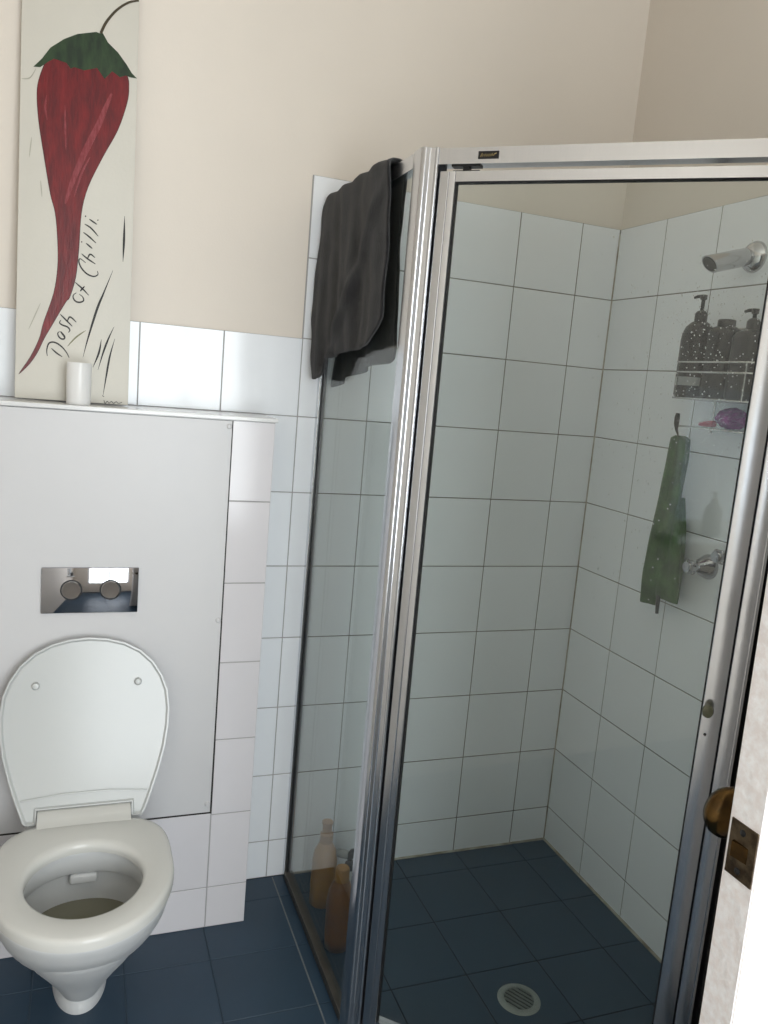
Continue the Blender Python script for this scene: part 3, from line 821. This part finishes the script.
bm = bmesh.new(); tube(bm, [(-0.735, -0.172, 0.142), (-0.728, -0.180, 0.160), (-0.716, -0.192, 0.168), (-0.704, -0.204, 0.158), (-0.700, -0.208, 0.138), (-0.706, -0.202, 0.122)], [0.010, 0.012, 0.012, 0.010, 0.008, 0.006], 10)
obj('trigger', bm, M_bottle2, gb, 50)
bm = bmesh.new(); tube(bm, [(-0.736, -0.170, 0.148), (-0.752, -0.160, 0.150), (-0.770, -0.150, 0.149)], [0.011, 0.013, 0.009], 10)
obj('nozzle', bm, M_greyb, gb, 50)

# ---- floor drain
dr_ = thing('floor_drain', 'round slotted metal floor drain in the shower floor', 'drain', (-0.435, -0.600, 0))
bm = bmesh.new()
lathe(bm, [(0.0, 0.0004), (0.034, 0.0004)], (-0.435, -0.600, 0), (0, 0, 1), 40); obj('well', bm, M_black, dr_)
bm = bmesh.new()
seg = 48
prof = [(0.0355, 0.0003), (0.0355, 0.0036), (0.040, 0.0042), (0.0475, 0.0030), (0.0515, 0.0003)]
rings = [[(-0.435+r*math.cos(2*math.pi*k/seg), -0.600+r*math.sin(2*math.pi*k/seg), z) for k in range(seg)] for r, z in prof]
loft(bm, rings, False, False); obj('rim', bm, M_drain, dr_, 40)
ang = R(-58); dx, dy = math.cos(ang), math.sin(ang)
for k in range(-4, 5):
    off = k*0.0108; hl = math.sqrt(max(0, 0.0352**2-off**2))
    if hl < 0.004: continue
    cx, cy = -0.435 - dy*off, -0.600 + dx*off
    bm = bmesh.new(); w = 0.0026
    prism(bm, [(cx-dx*hl-(-dy)*w, cy-dy*hl-dx*w), (cx+dx*hl-(-dy)*w, cy+dy*hl-dx*w), (cx+dx*hl+(-dy)*w, cy+dy*hl+dx*w), (cx-dx*hl+(-dy)*w, cy-dy*hl+dx*w)], 0.0006, 0.0034)
    obj('slat', bm, M_slat, dr_)

# ================================================================== CHILLI PAINTING ON THE LEDGE
ART = {'body':[[0.0776,0.7545],[0.0515,0.7283],[0.0376,0.6909],[0.0331,0.6564],[0.0374,0.6012],[0.0487,0.5342],[0.0639,0.4522],[0.0749,0.4112],[0.0809,0.354],[0.0822,0.2956],[0.0752,0.2381],[0.056,0.1725],[0.0479,0.1366],[0.0309,0.0954],[0.0076,0.0543],[0.0286,0.0765],[0.0454,0.1043],[0.0595,0.1378],[0.078,0.1749],[0.1018,0.2215],[0.1099,0.2335],[0.1214,0.2788],[0.1267,0.3452],[0.1299,0.4195],[0.1422,0.4777],[0.1712,0.5472],[0.2012,0.6108],[0.2191,0.6723],[0.2221,0.7072],[0.216,0.7337],[0.1798,0.7663]],
'calyx':[[0.0258,0.7098],[0.0422,0.7296],[0.0585,0.7557],[0.0851,0.779],[0.1121,0.7956],[0.1499,0.8083],[0.1569,0.8074],[0.1639,0.8089],[0.1749,0.7919],[0.1967,0.7753],[0.2152,0.7541],[0.2265,0.7385],[0.2377,0.7292],[0.2232,0.7287],[0.2142,0.7305],[0.2018,0.7243],[0.1855,0.7335],[0.17,0.7141],[0.1536,0.7339],[0.1277,0.7232],[0.1069,0.7258],[0.1001,0.7209],[0.0913,0.7313],[0.0708,0.734],[0.0657,0.7346],[0.054,0.7252],[0.0392,0.7116]],
'stem':[[0.1597,0.808],[0.1703,0.8334],[0.1906,0.8628],[0.2148,0.8845],[0.2368,0.8943]],
'hl':[[[0.1856,0.6863],[0.1745,0.6557],[0.1596,0.6137],[0.138,0.5635],[0.1205,0.5177],[0.1057,0.4724],[0.0956,0.4351]],[[0.053,0.6562],[0.0508,0.6315],[0.0553,0.6046]],[[0.0902,0.6427],[0.0919,0.5975],[0.0944,0.5486]],[[0.1441,0.5432],[0.1277,0.5047],[0.1131,0.4522]]],
'text':[[[0.0657,0.0994],[0.0644,0.1134],[0.0688,0.1279],[0.0801,0.131],[0.0935,0.1242],[0.1053,0.1112],[0.1113,0.0995]],[[0.0738,0.1173],[0.0844,0.1082],[0.0969,0.1003]],[[0.09,0.1562],[0.0863,0.1518],[0.0883,0.1449],[0.0941,0.1401],[0.0998,0.141],[0.1003,0.1471],[0.0919,0.156],[0.1011,0.1428]],[[0.0923,0.1816],[0.0896,0.1753],[0.0953,0.1708],[0.1059,0.1679],[0.1114,0.1614],[0.1085,0.1557]],[[0.0901,0.1944],[0.1037,0.1818],[0.1163,0.17]],[[0.1056,0.18],[0.1111,0.1903],[0.1247,0.18]],[[0.1232,0.2454],[0.1166,0.2386],[0.1178,0.2307],[0.1236,0.2253],[0.1323,0.2253],[0.1385,0.2297],[0.1368,0.2369],[0.129,0.243]],[[0.1197,0.268],[0.1285,0.2611],[0.1383,0.2532],[0.1492,0.2424]],[[0.1307,0.2493],[0.14,0.2615]],[[0.1407,0.3133],[0.129,0.3207],[0.1269,0.3125],[0.1333,0.2993],[0.1451,0.2888],[0.1587,0.2855],[0.1673,0.2906],[0.1661,0.2985]],[[0.1316,0.3321],[0.1443,0.3228],[0.1619,0.3131]],[[0.1443,0.3218],[0.1498,0.3331],[0.1605,0.327]],[[0.1405,0.3562],[0.1542,0.3461]],[[0.1303,0.3582],[0.1327,0.3573]],[[0.1342,0.3792],[0.1469,0.371],[0.1616,0.3592]],[[0.1366,0.3974],[0.1502,0.3904],[0.166,0.3748]],[[0.1459,0.4096],[0.1625,0.4002]],[[0.1369,0.4152],[0.1393,0.4136]],[[0.1633,0.4105],[0.1651,0.4091]]],
'marks':[[[0.2208,0.4272],[0.2211,0.3737],[0.2203,0.3256]],[[0.1993,0.3042],[0.1814,0.253],[0.1675,0.2135],[0.15,0.1468],[0.1405,0.1033]],[[0.2053,0.1786],[0.1933,0.1487],[0.1832,0.1171],[0.1733,0.0779]],[[0.1787,0.1472],[0.1741,0.1163],[0.1622,0.0827]],[[0.2079,0.1521],[0.198,0.1108],[0.1919,0.068],[0.1858,0.0212]],[[0.184,0.0203],[0.1881,0.0183]],[[0.188,0.0097],[0.1907,0.003],[0.1954,0.0083],[0.1992,0.004],[0.2046,0.0086],[0.2092,0.0043],[0.215,0.0086],[0.2196,0.005],[0.2277,0.008]]],
'green':[[[0.1453,0.1642],[0.1246,0.1465],[0.1072,0.1248]]],
'grey':[[[0.0494,0.214],[0.0387,0.186],[0.0263,0.1541]],[[0.003,0.6804],[0.0193,0.6859],[0.0307,0.7067]],[[0.0445,0.4766],[0.0479,0.4418]],[[0.0249,0.5641],[0.021,0.5217]]]}
PB = Vector((-1.584, -0.075, 1.3132)); PT = Vector((-1.584, -0.014, 2.25))
pv = (PT-PB).normalized(); pn = Vector((1, 0, 0)).cross(pv).normalized()
if pn.y > 0: pn = -pn
def pp(u, v, d=0.0): return PB + Vector((1, 0, 0))*u + pv*v + pn*d
pa = thing('chilli_painting', 'tall white board painted with a red chilli and black lettering, leaning on the ledge', 'painting', (-1.465, -0.07, 1.3128))
bm = bmesh.new()
PW, PH, PD = 0.241, 0.955, -0.014
q = [bm.verts.new(pp(u, v, d)) for d in (0, PD) for u, v in ((0.0005, 0.0025), (PW, 0.0025), (PW-0.003, PH), (0.0005, PH))]
for f in ((0, 1, 2, 3), (7, 6, 5, 4), (0, 4, 5, 1), (1, 5, 6, 2), (2, 6, 7, 3), (3, 7, 4, 0)): bm.faces.new([q[i] for i in f])
bmesh.ops.bevel(bm, geom=bm.edges[:], offset=0.0012, segments=2, affect='EDGES', profile=0.5)
obj('board', bm, M_canvas, pa, 40)
def flat(name, pts, d0, d1, m, parent=pa):
    """a painted patch: closed outline in board coordinates with a little paint thickness"""
    bm = bmesh.new()
    a = [bm.verts.new(pp(u, v, d0)) for u, v in pts]; b = [bm.verts.new(pp(u, v, d1)) for u, v in pts]
    n = len(pts)
    for k in range(n): bm.faces.new((a[k], a[(k+1) % n], b[(k+1) % n], b[k]))
    bm.faces.new(b); bm.faces.new(a[::-1])
    bm.normal_update()
    bmesh.ops.triangulate(bm, faces=[f for f in bm.faces if len(f.verts) > 4])
    return obj(name, bm, m, parent)
def stroke_poly(pts, wf, sub=6):
    P = smooth_poly(pts, False, sub); n = len(P); L = []; Rr = []
    for i, p in enumerate(P):
        d = (P[min(i+1, n-1)]-P[max(i-1, 0)]); d = d.normalized() if d.length > 1e-9 else Vector((1, 0))
        w = wf(i/(n-1)); nn_ = Vector((-d.y, d.x))*w
        L.append(p+nn_); Rr.append(p-nn_)
    return L, Rr
def strokes(name, lst, wf, d0, d1, m, sub=6):
    bm = bmesh.new()
    for s in lst:
        L, Rr = stroke_poly(s, wf, sub)
        for i in range(len(L)-1):
            vs = [pp(p.x, p.y, d) for d in (d0, d1) for p in (L[i], L[i+1], Rr[i+1], Rr[i])]
            v = [bm.verts.new(c) for c in vs]
            for f in ((4, 5, 6, 7), (0, 1, 5, 4), (2, 3, 7, 6)): bm.faces.new([v[k] for k in f])
            if i == 0: bm.faces.new([v[k] for k in (3, 0, 4, 7)])
            if i == len(L)-2: bm.faces.new([v[k] for k in (1, 2, 6, 5)])
    bmesh.ops.remove_doubles(bm, verts=bm.verts[:], dist=1e-6)
    return obj(name, bm, m, pa)
body = smooth_poly(ART['body'], True, 4)
flat('chilli_outline', body, 0.0001, 0.0004, M_chili_d)
cpts = []
nb = len(body)
for i in range(nb):                           # red fill sits a hair inside the dark outline
    d = (body[(i+1) % nb]-body[i-1]).normalized()
    cpts.append(body[i] + Vector((-d.y, d.x))*0.0012)
flat('chilli_body', cpts, 0.0002, 0.0007, M_chili)
strokes('chilli_highlight', ART['hl'][:1], lambda t: 0.0065*math.sin(math.pi*min(1, max(0.04, t*0.95+0.03)))**0.6, 0.0006, 0.0010, M_chili_h)
for s in ART['hl'][1:]: strokes('chilli_highlight', [s], lambda t: 0.0020*math.sin(math.pi*min(1, max(0.05, t)))**0.7, 0.0006, 0.00105, M_chili_h)
flat('chilli_leaves', [Vector(p) for p in ART['calyx']], 0.0003, 0.0012, M_leaf)
strokes('chilli_stem', [ART['stem']], lambda t: 0.0030-0.0012*t, 0.0004, 0.0013, M_stem)
k0 = 0
for cnt in (2, 1, 1, 2, 1, 2, 1, 2, 2, 1, 1, 2, 1):      # D a s h  o f  C h i l l i .
    strokes('letter', ART['text'][k0:k0+cnt], lambda t: 0.0006+0.0011*math.sin(math.pi*min(1, max(0, t))), 0.0001, 0.0006, M_ink)
    k0 += cnt
for s in ART['marks'][:2]: strokes('brush_mark', [s], lambda t: 0.0003+0.0022*math.sin(math.pi*t)**1.5, 0.0001, 0.0005, M_ink)
for s in ART['marks'][2:5]: strokes('brush_mark', [s], lambda t: 0.0003+0.0018*math.sin(math.pi*t)**1.5, 0.0001, 0.0005, M_ink)
strokes('signature', ART['marks'][5:], lambda t: 0.0007, 0.0001, 0.0005, M_ink)
strokes('brush_mark', ART['green'], lambda t: 0.0003+0.0013*math.sin(math.pi*t), 0.0001, 0.0005, M_olive)
for s in ART['grey']: strokes('brush_mark', [s], lambda t: 0.0003+0.0009*math.sin(math.pi*t), 0.0001, 0.0005, M_pale)

# ---- white pot in front of the painting
bm = bmesh.new()
lathe(bm, [(0.0240, 0), (0.0255, 0.002), (0.0262, 0.05), (0.0262, 0.089), (0.0255, 0.0915), (0.0235, 0.0915), (0.0230, 0.086), (0.0, 0.085)], (-1.4505, -0.128, 1.3127), (0, 0, 1), 40)
tag(obj('white_pot', bm, M_pot, None, 40), 'small plain white cylinder pot standing before the chilli painting', 'pot')

# ================================================================== ROOM DOOR, STANDING OPEN AT THE RIGHT
DX0, DYN, DYF = -0.793, -1.502, -1.458        # latch edge, near face, far face
bm = bmesh.new(); box(bm, (DX0, DYN, 0.008), (-0.030, DYF, 2.04), 0.0025, 2)
door = struct(obj('door_1', bm, M_doorp, None, 30))
bm = bmesh.new(); box(bm, (DX0-0.0008, DYN+0.002, 0.010), (DX0+0.004, DYF-0.002, 2.038), 0.0006)
obj('door_edge', bm, M_doore, door)
LZ = 0.977
bm = bmesh.new(); box(bm, (DX0-0.0022, DYN+0.0035, LZ-0.030), (DX0+0.001, DYF-0.0055, LZ+0.030), 0.0006)
lpl = obj('latch_plate', bm, M_plate, door)
bm = bmesh.new()
a = [(DX0-0.001, DYF-0.012, LZ-0.009), (DX0-0.001, DYN+0.012, LZ-0.009), (DX0-0.001, DYN+0.012, LZ+0.009), (DX0-0.001, DYF-0.012, LZ+0.009)]
b = [(DX0-0.006, DYF-0.013, LZ-0.008), (DX0-0.003, DYN+0.013, LZ-0.008), (DX0-0.003, DYN+0.013, LZ+0.008), (DX0-0.006, DYF-0.013, LZ+0.008)]
loft(bm, [a, b]); obj('latch_bolt', bm, M_brass, lpl)
for dz in (-0.021, 0.021):
    bm = bmesh.new(); lathe(bm, [(0.0036, 0), (0.0036, 0.0008), (0.002, 0.0013), (0, 0.0013)], (DX0-0.0021, (DYN+DYF)/2, LZ+dz), (-1, 0, 0), 14)
    obj('screw', bm, M_bottle2, lpl)
KX, KZ = -0.746, 0.976
bm = bmesh.new(); lathe(bm, [(0.026, 0), (0.026, 0.003), (0.022, 0.007), (0.011, 0.010), (0.009, 0.026), (0.012, 0.031), (0.024, 0.036), (0.029, 0.043), (0.0295, 0.050), (0.026, 0.057), (0.016, 0.062), (0.0, 0.064)], (KX, DYF, KZ), (0, 1, 0), 36)
obj('knob', bm, M_brass, door, 40)
for z in (0.25, 1.80):
    bm = bmesh.new(); tube(bm, [(-0.024, DYN+0.017, z-0.045), (-0.024, DYN+0.017, z+0.045)], 0.006, 10)
    obj('hinge', bm, M_plate, door, 40)
# door and fittings shifted and leaned sideways to fit the edge in camera view
for o in [door] + list(door.children_recursive):
    for v in o.data.vertices: v.co.x -= 0.0092 + (v.co.z-0.98)*0.0150

# ---- soap bottle on the sill of the side window, mirrored in the shower door
pump_bottle('soap_bottle', 'soap pump bottle on the side window sill, mirrored in the shower door glass', -1.805, -2.47, 0.9205, 0.030, 0.036, 0.130, M_bottle2, 0.03, True, pumph=0.05)
